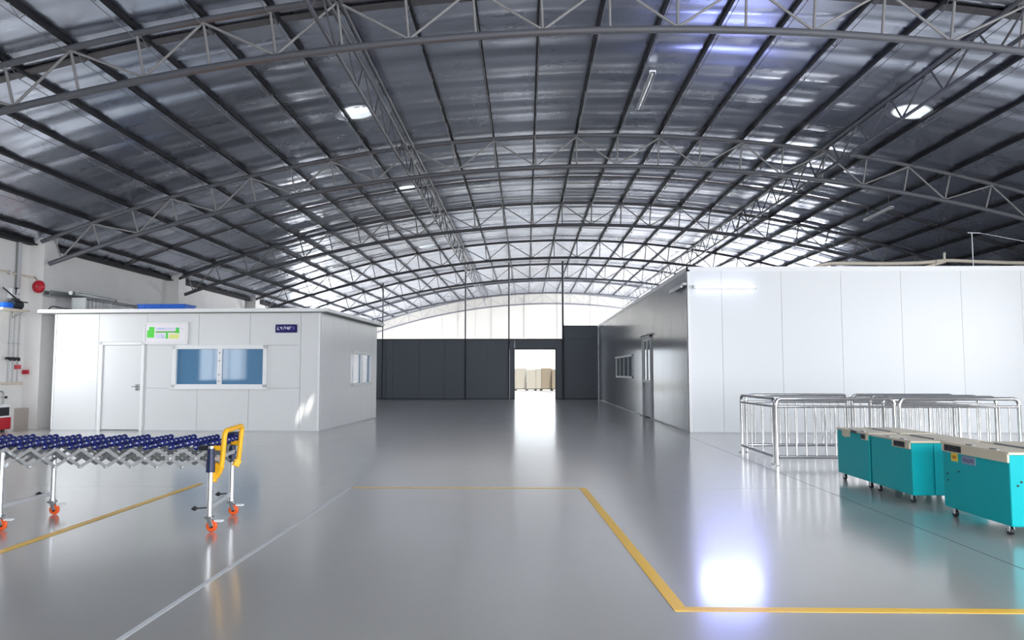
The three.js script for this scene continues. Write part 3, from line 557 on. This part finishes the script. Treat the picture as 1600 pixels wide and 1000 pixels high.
// pipes, wires and the rod on top of the large cabin
{
  const Y = 3.74, zz = -18.2, P = (px, h) => [(px - 822) / 1150 * 18.2, Y + h, zz];
  const t = thing('hose_pipe', 'ivory hose pipe sagging along the roof of the large cabin', 'pipe', [0, 0, 0]);
  part('hose_run', tube([[5.2, Y + 0.05, zz - 0.6], [6.0, Y + 0.05, zz - 0.4], P(1240, 0.06), P(1290, 0.28), P(1320, 0.3), P(1380, 0.29), P(1440, 0.31), P(1475, 0.36), P(1530, 0.33), P(1580, 0.3), P(1640, 0.3), P(1720, 0.32)], 0.045, 10, true, 80), M.ivory, t);
  part('hose_branch', tube([P(1385, 0.05), P(1410, 0.08), P(1445, 0.2), P(1475, 0.34)], 0.04, 10, true, 24), M.ivory, t); part('pipe_tee', rod(P(1474, 0.33), P(1474, 0.55), 0.03, 8), M.ivory, t);
  part('hose_drop', rod(P(1292, 0), P(1292, 0.27), 0.02, 8), M.ivory, t);
  const w = (name, label, a, b) => { const o = thing(name, label, 'wire', [0, 0, 0]); part('wire_strand', rod(a, b, 0.0045, 5), M.black, o); part('wire_hook', new THREE.TorusGeometry(0.025, 0.006, 6, 12).translate(...a), M.zinc, o); };
  w('hanger_wire', 'slanting hanger wire at the left end of the ivory hose pipe', P(1292, 0.3), [8.05, roofY(8.05) - 0.02, -17.5]);
  w('hanger_wire', 'slanting hanger wire at the branch of the ivory hose pipe', P(1475, 0.55), [10.1, roofY(10.1) - 0.02, -17.5]);
  w('hanger_wire', 'thin wire tied to the roof of the large cabin beside the hose branch', P(1458, 0.06), [10.2, roofY(10.2) - 0.6, -17.9]);
  const r = thing('conduit_rod', 'thin upright rod with a short crossbar on the roof of the large cabin', 'rod', [(1518 - 822) / 1150 * 17.5, Y - 0.008, -17.5]);
  part('upright', rod([0, 0, 0], [0, 0.93, 0], 0.014, 8), M.alu, r); part('crossbar', rod([-0.1, 0.93, 0], [0.2, 0.92, 0], 0.013, 8), M.alu, r); part('stay_wire', rod([0.2, 0.92, 0], [1.1, 0.65, 0.3], 0.008, 6), M.zinc, r); part('base_plate', rbox(-0.06, 0, -0.06, 0.06, 0.012, 0.06, 0.004), M.zinc, r);
}

// ---------------------------------------------------------------- stainless queue barriers
function barrierParts(t, L, n) {
  const r = 0.026, top = 0.965;
  part('end_frame', bentTube([[0, 0.02, 0], [0, top, 0], [L, top, 0], [L, 0.02, 0]], r, 0.09, 12), M.steel, t);
  part('middle_rail', rod([r, 0.85, 0], [L - r, 0.85, 0], 0.019, 10), M.steel, t); part('bottom_rail', rod([r, 0.12, 0], [L - r, 0.12, 0], 0.024, 10), M.steel, t);
  const g = rod([0, 0.135, 0], [0, 0.835, 0], 0.0125, 8);
  for (let i = 1; i < n; i++) part('upright_bar', g, M.steel, t, undefined, [L * i / n, 0, 0]);
  for (const x of [0, L]) part('foot', [cyl(0.034, 0.03, 14).translate(x, 0.015, 0), rbox(x - 0.02, 0.0, -0.06, x + 0.02, 0.012, 0.06, 0.004)], M.steel, t);
}
{
  const L = 1.72, t0 = thing('steel_barrier', 'front stainless barrier at the left corner of the pen', 'barrier', [3.66, 0, -10.93], 0, 'stainless queue barriers'); barrierParts(t0, L, 12);
  const put = (x, z, turn, label) => { const c = t0.clone(); c.name = numbered('steel_barrier'); c.position.set(x, 0, z); c.rotation.y = turn; c.userData = { label, category: 'barrier', group: 'stainless queue barriers' }; scene.add(c); };
  { const e = thing('steel_barrier', 'stainless barrier turned end on with only two bars, closing the left side of the pen', 'barrier', [3.66, 0, -11.02], Math.PI / 2, 'stainless queue barriers'); barrierParts(e, L - 0.08, 3); }
  put(5.46, -10.93, 0, 'front stainless barrier at the right, behind the teal machines, ending in a rounded corner');
  put(3.76, -12.74, 0, 'rear stainless barrier at the left, nearest the cabin wall'); put(5.56, -12.74, 0, 'rear stainless barrier at the right, nearest the cabin wall');
  put(5.52, -11.55, 0, 'stainless barrier stored in the second row behind the teal machines'); put(5.58, -12.1, 0, 'stainless barrier stored in the third row behind the teal machines');
}

// ---------------------------------------------------------------- teal strapping machines
function machine(label, x, z, L, W, H, fascia, turn) {
  const t = thing('strapping_machine', label, 'machine', [x, 0, z], turn, 'teal strapping machines');   // origin: near left corner, body goes +x and -z
  const b0 = 0.085, fh = 0.08, top = H, f0 = fascia[0] * L, f1 = fascia[1] * L;
  part('body', rbox(0, b0, -L, W, top - 0.012, 0, 0.012), M.teal, t);
  part('side_seam', rbox(W * 0.3, b0 + 0.02, 0, W * 0.3 + 0.012, top - 0.03, 0.006, 0.002), M.teal, t);
  const tb = part('table_top', [rbox(-0.012, top - 0.014, -L - 0.005, W * 0.42, top + 0.008, 0.012, 0.006), rbox(W * 0.47, top - 0.014, -L - 0.005, W + 0.01, top + 0.008, 0.012, 0.006)], M.creamTop, t);
  part('strap_slot', box(W * 0.42, top - 0.02, -L, W * 0.47, top - 0.006, 0), M.black, tb); part('strap_guide', rbox(W * 0.44, top, -L * 0.75, W * 0.455, top + 0.02, -L * 0.2, 0.004), M.zincDull, tb);
  for (const q of [0.25, 0.6]) part('table_hinge', rbox(0.02, top + 0.004, -L * q - 0.05, 0.05, top + 0.016, -L * q + 0.05, 0.004), M.zincDull, tb);
  const fa = part('fascia', rbox(-0.016, top - fh, -f1, 0.004, top, -f0, 0.006), M.creamTop, t);
  const n0 = f1 - (f1 - f0) * (fascia[2] ?? 0.1), cw = Math.min(0.26, (f1 - f0) * 0.6);
  part('control_panel', new THREE.BoxGeometry(0.008, fh * 0.72, cw).translate(-0.019, top - fh * 0.5, -n0 + cw / 2), [M.black, std(0xffffff, 0.3, 0, { map: M.panelTex }), M.black, M.black, M.black, M.black], fa);
  for (let i = 0; i < 4; i++) part('push_button', rod([-0.02, top - fh * 0.5, -n0 + cw * (0.16 + i * 0.22)], [-0.03, top - fh * 0.5, -n0 + cw * (0.16 + i * 0.22)], 0.011, 10), M.black, fa);
  for (const q of [0.1, 0.9]) for (const s of [0.04, W - 0.06]) {
    const c = part('caster', [rod([s + 0.0, 0.035, -L * q - 0.014], [s + 0.028, 0.035, -L * q - 0.014], 0.035, 16)], M.black, t);
    part('caster_fork', [rbox(s - 0.006, 0.03, -L * q - 0.03, s - 0.001, b0 + 0.005, -L * q + 0.01, 0.002), rbox(s + 0.029, 0.03, -L * q - 0.03, s + 0.034, b0 + 0.005, -L * q + 0.01, 0.002), rbox(s - 0.01, b0 - 0.006, -L * q - 0.035, s + 0.04, b0 + 0.006, -L * q + 0.02, 0.002)], M.zinc, c);
  }
  return t;
}
{
  const b = machine('nearest teal strapping machine with a full cream fascia and a yellow sticker', 3.98, -6.21, 0.98, 0.76, 0.685, [0.0, 0.985, 0.06], 0.0);
  part('name_plate', new THREE.BoxGeometry(0.006, 0.07, 0.2).translate(-0.003, 0.56, -0.56), [M.zinc, std(0xffffff, 0.4, 0, { map: M.plateTex }), M.zinc, M.zinc, M.zinc, M.zinc], b, 'silver plate with dark lettering'); part('warning_sticker', new THREE.BoxGeometry(0.004, 0.075, 0.1).translate(-0.002, 0.565, -0.78), [M.yellow, std(0xffffff, 0.5, 0, { map: M.stickTex }), M.yellow, M.yellow, M.yellow, M.yellow], b, 'yellow sticker');
  for (const [y, z] of [[0.44, -0.72], [0.4, -0.9], [0.34, -0.9]]) part('bolt', rod([0.002, y, z], [-0.006, y, z], 0.008, 8), M.black, b); for (const [y, x] of [[0.42, 0.06], [0.45, 0.09]]) part('bolt', rod([x, y, -0.002], [x, y, 0.006], 0.009, 8), M.black, b);
  machine('middle teal strapping machine, with a short cream panel at its near corner', 3.98, -7.76, 0.9, 0.76, 0.635, [0.01, 0.42, 0.15], 0.0);
  const c = machine('farthest teal strapping machine, with a patched cream label at its far corner', 3.98, -8.70, 0.88, 0.76, 0.64, [0.02, 0.2, 0.1], 0.0);
  part('patched_label', [rbox(-0.006, 0.56, -0.72, 0.002, 0.635, -0.5, 0.002), rbox(-0.012, 0.55, -0.66, 0, 0.6, -0.58, 0.003)], M.creamTop, c); part('top_latch', rbox(-0.016, 0.615, -0.45, 0.01, 0.65, -0.3, 0.004), M.darkTrim, c);
}

// ---------------------------------------------------------------- flexible skate wheel conveyor
{
  const XE = -2.72, ZN = -6.36, ZW = -7.06, C = thing('skate_wheel_conveyor', 'expandable scissor conveyor with blue skate wheels, silver legs and a yellow handle', 'conveyor', [0, 0, 0]);
  const pitch = 0.222, n = 19, y0 = 0.535, y1 = 0.685, x0 = XE - 0.02;
  const linkA = bar([0, y1, 0], [-pitch, y0, 0], 0.006, 0.027), linkB = bar([0, y0, 0], [-pitch, y1, 0], 0.006, 0.027);
  for (let i = 0; i < n; i++) for (const [z, s] of [[ZN, 1], [ZW, -1]]) {
    const x = x0 - i * pitch; part('scissor_link', linkA, M.link, C, undefined, [x, 0, z + s * 0.005]); part('scissor_link', linkB, M.link, C, undefined, [x, 0, z - s * 0.005]);
  }
  // inner lattices
  for (let i = 0; i < n; i++) for (const z of [ZN - 0.23, ZN - 0.47]) { const x = x0 - i * pitch; part('scissor_link', linkA, M.zincDull, C, undefined, [x, 0, z + 0.004]); part('scissor_link', linkB, M.zincDull, C, undefined, [x, 0, z - 0.004]); }
  const wheel = new THREE.LatheGeometry([[0.008, -0.011], [0.022, -0.012], [0.0265, -0.009], [0.027, 0], [0.0265, 0.009], [0.022, 0.012], [0.008, 0.011]].map((p) => new THREE.Vector2(...p)), 14).rotateX(Math.PI / 2);
  const axleG = rod([0, 0, ZW], [0, 0, ZN], 0.006, 6); const hub = rod([0, 0, -0.016], [0, 0, 0.016], 0.0095, 8);
  const allWheels = []; let count = 0;
  for (let i = 0; i < n; i++) for (let k = 0; k < 3; k++) {
    const x = x0 - i * pitch - k * pitch / 3 + 0.02, y = y1 + 0.052 - k * 0.017, a = part('axle', axleG, M.zinc, C, undefined, [x, y, 0]);
    for (let w = 0; w < 8; w++) {
      const z = ZN - 0.05 - w * 0.086 - (k % 2) * 0.03; if (z < ZW + 0.02) continue;
      if (count < 290) { const m = part('wheel', wheel, M.wheelBlue, a, undefined, [0, 0, z]); if (i < 11) hubs(x, y, z); } else allWheels.push(wheel.clone().translate(x, y, z)); count++;
    }
  }
  function hubs(x, y, z) { hubList.push(hub.clone().translate(x, y, z)); }
  if (allWheels.length) { const m = part('wheel_rows', allWheels, M.wheelBlue, C); m.userData.kind = 'stuff'; }
  part('wheel_bearings', hubList, M.wheelHub, C).userData.kind = 'stuff';
  for (const z of [ZN + 0.018, ZW - 0.018]) for (let i = 0; i < n; i++) for (const f of [0, 0.5]) part('link_rivet', rod([x0 - (i + f) * pitch, f ? (y0 + y1) / 2 : y0, z - 0.01], [x0 - (i + f) * pitch, f ? (y0 + y1) / 2 : y0, z + 0.01], 0.008, 6), M.zinc, C);
  // legs
  function leg(x, z, topY, collar) {
    const l = part('leg', rod([x, 0.13, z], [x, topY, z], 0.023, 14), M.alu, C);
    if (collar) part('leg_collar', [rod([x, 0.5, z], [x, 0.6, z], 0.037, 14), rod([x, 0.585, z], [x, 0.7, z], 0.031, 14)], M.darkBlue, l, 'dark blue plastic collar');
    part('clamp_knob', [rod([x - 0.02, 0.2, z + 0.0], [x - 0.1, 0.2, z + 0.03], 0.006, 6), new THREE.SphereGeometry(0.02, 10, 8).translate(x - 0.11, 0.2, z + 0.034), rbox(x - 0.135, 0.19, z + 0.02, x - 0.09, 0.205, z + 0.05, 0.005)], M.black, l, 'black clamp knob');
    const c = part('caster', new THREE.LatheGeometry([[0.012, -0.014], [0.038, -0.015], [0.046, -0.01], [0.048, 0], [0.046, 0.01], [0.038, 0.015], [0.012, 0.014]].map((p) => new THREE.Vector2(...p)), 22).rotateX(Math.PI / 2).translate(x + 0.025, 0.048, z), M.orange, C, 'orange caster wheel');
    part('caster_fork', [bar([x, 0.12, z - 0.021], [x + 0.03, 0.045, z - 0.021], 0.005, 0.035), bar([x, 0.12, z + 0.021], [x + 0.03, 0.045, z + 0.021], 0.005, 0.035), rbox(x - 0.035, 0.112, z - 0.03, x + 0.035, 0.132, z + 0.03, 0.006), rod([x, 0.13, z], [x, 0.15, z], 0.03, 12)], M.zinc, c); part('brake_pedal', [rbox(x + 0.05, 0.085, z - 0.025, x + 0.12, 0.1, z + 0.025, 0.006)], M.white, c); part('caster_hub', rod([x + 0.025, 0.048, z - 0.018], [x + 0.025, 0.048, z + 0.018], 0.018, 12), M.black, c);
    return l;
  }
  leg(-2.7, -6.32, 0.72, true); leg(-2.81, -7.06, 0.74, true); leg(-4.52, ZN + 0.03, 0.66, false); leg(-4.52, ZW + 0.02, 0.66, false); leg(-6.4, ZN + 0.03, 0.66, false); leg(-6.4, ZW + 0.02, 0.66, false);
  for (const [xa, xb] of [[-2.81, -2.7], [-4.52, -4.52], [-6.4, -6.4]]) part('tie_bar', bar([xa, 0.2, ZW + 0.02], [xb, 0.2, ZN + 0.02], 0.022, 0.036), M.link, C);
  part('end_beam', bar([-2.79, 0.6, ZW], [-2.7, 0.6, ZN], 0.02, 0.035), M.link, C); part('end_beam', bar([-2.82, 0.70, ZW], [-2.73, 0.70, ZN], 0.04, 0.05), M.darkBlue, C, 'dark blue end beam');
  part('end_block', rbox(XE - 0.11, 0.66, ZW - 0.02, XE - 0.01, 0.785, ZW + 0.12, 0.02), M.darkBlue, C); part('end_block', rbox(XE - 0.1, 0.68, ZN - 0.06, XE + 0.02, 0.72, ZN + 0.02, 0.01), M.black, C);
  // yellow handle
  const hx = XE + 0.10, h = part('handle', bentTube([[hx - 0.02, 0.5, ZN + 0.0], [hx, 0.56, ZN + 0.0], [hx + 0.02, 0.845, ZN + 0.0], [hx - 0.01, 0.86, ZN - 0.46], [hx - 0.03, 0.6, ZN - 0.46], [hx - 0.04, 0.52, ZN - 0.46]], 0.022, 0.05, 12), M.yellow, C, 'yellow push handle');
  part('handle_bracket', [bar([hx - 0.02, 0.56, ZN], [hx - 0.07, 0.46, ZN - 0.01], 0.05, 0.09), rbox(hx - 0.09, 0.41, ZN - 0.03, hx - 0.045, 0.52, ZN + 0.02, 0.01)], M.yellow, h); part('handle_bracket', bar([hx - 0.035, 0.55, ZN - 0.46], [hx - 0.06, 0.49, ZN - 0.44], 0.05, 0.06), M.yellow, h); part('handle_arm', bar([hx, 0.7, ZN - 0.0], [hx - 0.1, 0.7, ZN - 0.02], 0.03, 0.04), M.yellow, h); part('handle_arm', bar([hx - 0.02, 0.7, ZN - 0.46], [hx - 0.12, 0.7, ZN - 0.5], 0.03, 0.04), M.yellow, h);
}

// ---------------------------------------------------------------- fittings on the left wall and pier
{
  const b = thing('alarm_bell', 'round red alarm bell on the front of the white pier at the left', 'bell', [-11.84, 3.43, -17.6]);
  part('gong', new THREE.LatheGeometry([[0.0, 0.075], [0.06, 0.073], [0.12, 0.06], [0.15, 0.03], [0.155, 0.0], [0.14, 0.0]].map((p) => new THREE.Vector2(...p)), 32).rotateX(Math.PI / 2).translate(0, 0, 0.03), M.red, b); part('mounting_base', cyl(0.08, 0.04, 20).rotateX(Math.PI / 2).translate(0.0, 0, 0.015), M.red, b); part('centre_bolt', cyl(0.016, 0.02, 10).rotateX(Math.PI / 2).translate(0, 0, 0.108), M.zinc, b);
  const c = thing('conduit_pipe', 'cream conduit pipe running along the left wall to the bell', 'pipe', [0, 0, 0]);
  part('pipe_run', tube([[-12.09, 3.72, -14], [-12.09, 3.7, -16.4], [-12.09, 3.68, -17.5], [-12.0, 3.66, -17.57], [-11.95, 3.66, -17.57]], 0.028, 10, true, 40), M.ivory, c); part('thin_lead', tube([[-11.95, 3.66, -17.575], [-11.9, 3.6, -17.57], [-11.86, 3.55, -17.56]], 0.008, 6, true, 10), M.black, c); for (const z of [-15.6, -16.9]) part('pipe_clip', rbox(-12.15, 3.64, z - 0.02, -12.06, 3.74, z + 0.02, 0.004), M.zinc, c);
  const d = thing('cable_duct', 'upright grey cable duct on the left wall beside the pier', 'duct', [-12.11, 3.34, -17.2]); part('duct_body', rbox(-0.03, 0, -0.06, 0.03, 1.25, 0.06, 0.006), M.zincDull, d); part('duct_lid', rbox(0.028, 0.01, -0.065, 0.036, 1.24, 0.065, 0.003), M.greyWhite, d);
  const e = thing('control_box', 'small white control box on the left wall with black cables', 'box', [-12.09, 3.08, -17.05]); part('box_body', rbox(-0.05, 0, -0.16, 0.06, 0.24, 0.16, 0.01), M.white, e); part('box_lid', rbox(0.058, 0.01, -0.15, 0.07, 0.23, 0.15, 0.006), M.white, e); part('indicator', cyl(0.012, 0.012, 10).rotateZ(Math.PI / 2).translate(0.075, 0.12, -0.08), M.black, e);
  const s = thing('wall_shelf', 'white wall shelf carrying dark gear at the far left', 'shelf', [-11.98, 2.78, -16.75]); part('shelf_board', rbox(-0.17, 0, -0.45, 0.2, 0.04, 0.45, 0.006), M.ivory, s); for (const z of [-0.35, 0.35]) part('shelf_bracket', [rbox(-0.17, -0.16, z - 0.012, -0.15, 0, z + 0.012, 0.003), bar([-0.16, -0.15, z], [0.12, 0, z], 0.014, 0.014)], M.zincDull, s);
  const g = thing('electric_motor', 'dark grey motor lying on the white wall shelf', 'motor', [-11.92, 2.925, -16.9]); part('motor_housing', cyl(0.1, 0.3, 20).rotateX(Math.PI / 2), std([0.03, 0.045, 0.06], 0.5), g); for (let i = 0; i < 6; i++) part('cooling_fin', new THREE.TorusGeometry(0.1, 0.008, 6, 20).translate(0, 0, -0.12 + i * 0.048), M.black, g); part('terminal_box', rbox(-0.05, 0.085, -0.07, 0.05, 0.15, 0.07, 0.008), M.black, g);
  const h = thing('blue_hose_coil', 'coil of blue hose on the white wall shelf at the picture edge', 'hose', [-11.9, 2.87, -16.56]); for (let i = 0; i < 3; i++) part('hose_turn', new THREE.TorusGeometry(0.12, 0.022, 8, 28).rotateX(Math.PI / 2).translate(0, i * 0.04 - 0.026, 0), M.blueTray, h);
  const k = thing('black_cable', 'black cable drooping over the control box on the left wall', 'cable', [0, 0, 0]); part('cable_run', tube([[-12.02, 3.3, -16.6], [-12.0, 3.12, -16.95], [-12.0, 3.03, -17.2], [-12.02, 3.03, -17.45]], 0.016, 8, true, 24), M.black, k); part('cable_plug', [rod([-12.0, 3.18, -17.0], [-11.98, 3.3, -16.98], 0.012, 6), new THREE.SphereGeometry(0.03, 10, 8).translate(-11.98, 3.32, -16.98)], M.black, k);
  const pl = ['first thin white conduit on the left wall, at the picture edge', 'middle thin white conduit on the left wall', 'thin white conduit on the left wall nearest the pier'];
  [-17.05, -17.2, -17.36].forEach((z, i) => { const o = thing('wall_conduit', pl[i], 'conduit', [-12.12, 1.12, z]); part('conduit_tube', rod([0, 0, 0], [0, 1.62, 0], 0.018, 8), M.greyWhite, o); part('conduit_clip', rbox(-0.03, 0.9, -0.03, 0.022, 0.93, 0.03, 0.004), M.zinc, o); });
  const v = thing('valve_manifold', 'black valve manifold across the thin conduits on the left wall', 'valve', [-12.07, 1.68, -17.1]); part('manifold_bar', rod([0, 0, -0.22], [0, 0, 0.22], 0.03, 10), M.black, v); for (const z of [-0.14, 0, 0.14]) part('valve_knob', cyl(0.03, 0.04, 12).rotateZ(Math.PI / 2).translate(0.05, -0.03, z), M.black, v);
  ['upper small red alarm call point on the left wall', 'lower small red alarm call point, nearer the pier'].forEach((l, i) => { const o = thing('call_point', l, 'alarm button', [i ? -12.06 : -12.11, i ? 1.36 : 1.48, i ? -17.57 : -17.33]); if (i === 0) o.rotation.y = 0.9; part('box_body', rbox(-0.065, -0.05, -0.02, 0.065, 0.05, 0.05, 0.01), M.red, o); part('push_plate', rbox(-0.03, -0.025, 0.048, 0.03, 0.025, 0.058, 0.004), M.red, o); });
  const r = thing('pipe_rail', 'horizontal white pipe low on the left wall', 'pipe', [0, 0, 0]); part('pipe_run', tube([[-12.08, 1.1, -15.5], [-12.08, 1.09, -17.4]], 0.03, 10, true, 8), M.ivory, r); part('pipe_cap', rod([-12.08, 1.09, -17.4], [-12.08, 1.09, -17.46], 0.036, 10), M.ivory, r);
  const q = thing('fire_pump_set', 'red fire pump set with a white gauge panel at the far left edge', 'pump', [-12.0, 0, -16.55]);
  part('pump_case', rbox(-0.14, 0.06, -0.22, 0.2, 0.33, 0.24, 0.02), M.red, q); part('gauge_panel', rbox(-0.12, 0.33, -0.21, 0.18, 0.62, 0.22, 0.012), M.white, q); part('gauge_window', rbox(0.17, 0.37, -0.16, 0.19, 0.56, 0.16, 0.006), M.black, q); part('carry_hoop', bentTube([[0.03, 0.6, -0.16], [0.03, 0.92, -0.16], [0.03, 0.92, 0.16], [0.03, 0.6, 0.16]], 0.018, 0.08), M.zincDull, q); for (const z of [-0.16, 0.18]) part('rubber_foot', rod([0.05, 0, z], [0.05, 0.065, z], 0.04, 10), M.black, q); part('outlet_tap', [rod([0.02, 0.78, -0.16], [0.02, 0.78, -0.26], 0.022, 8), new THREE.SphereGeometry(0.03, 10, 8).translate(0.02, 0.78, -0.27)], M.black, q);
}

renderer.render(scene, camera);
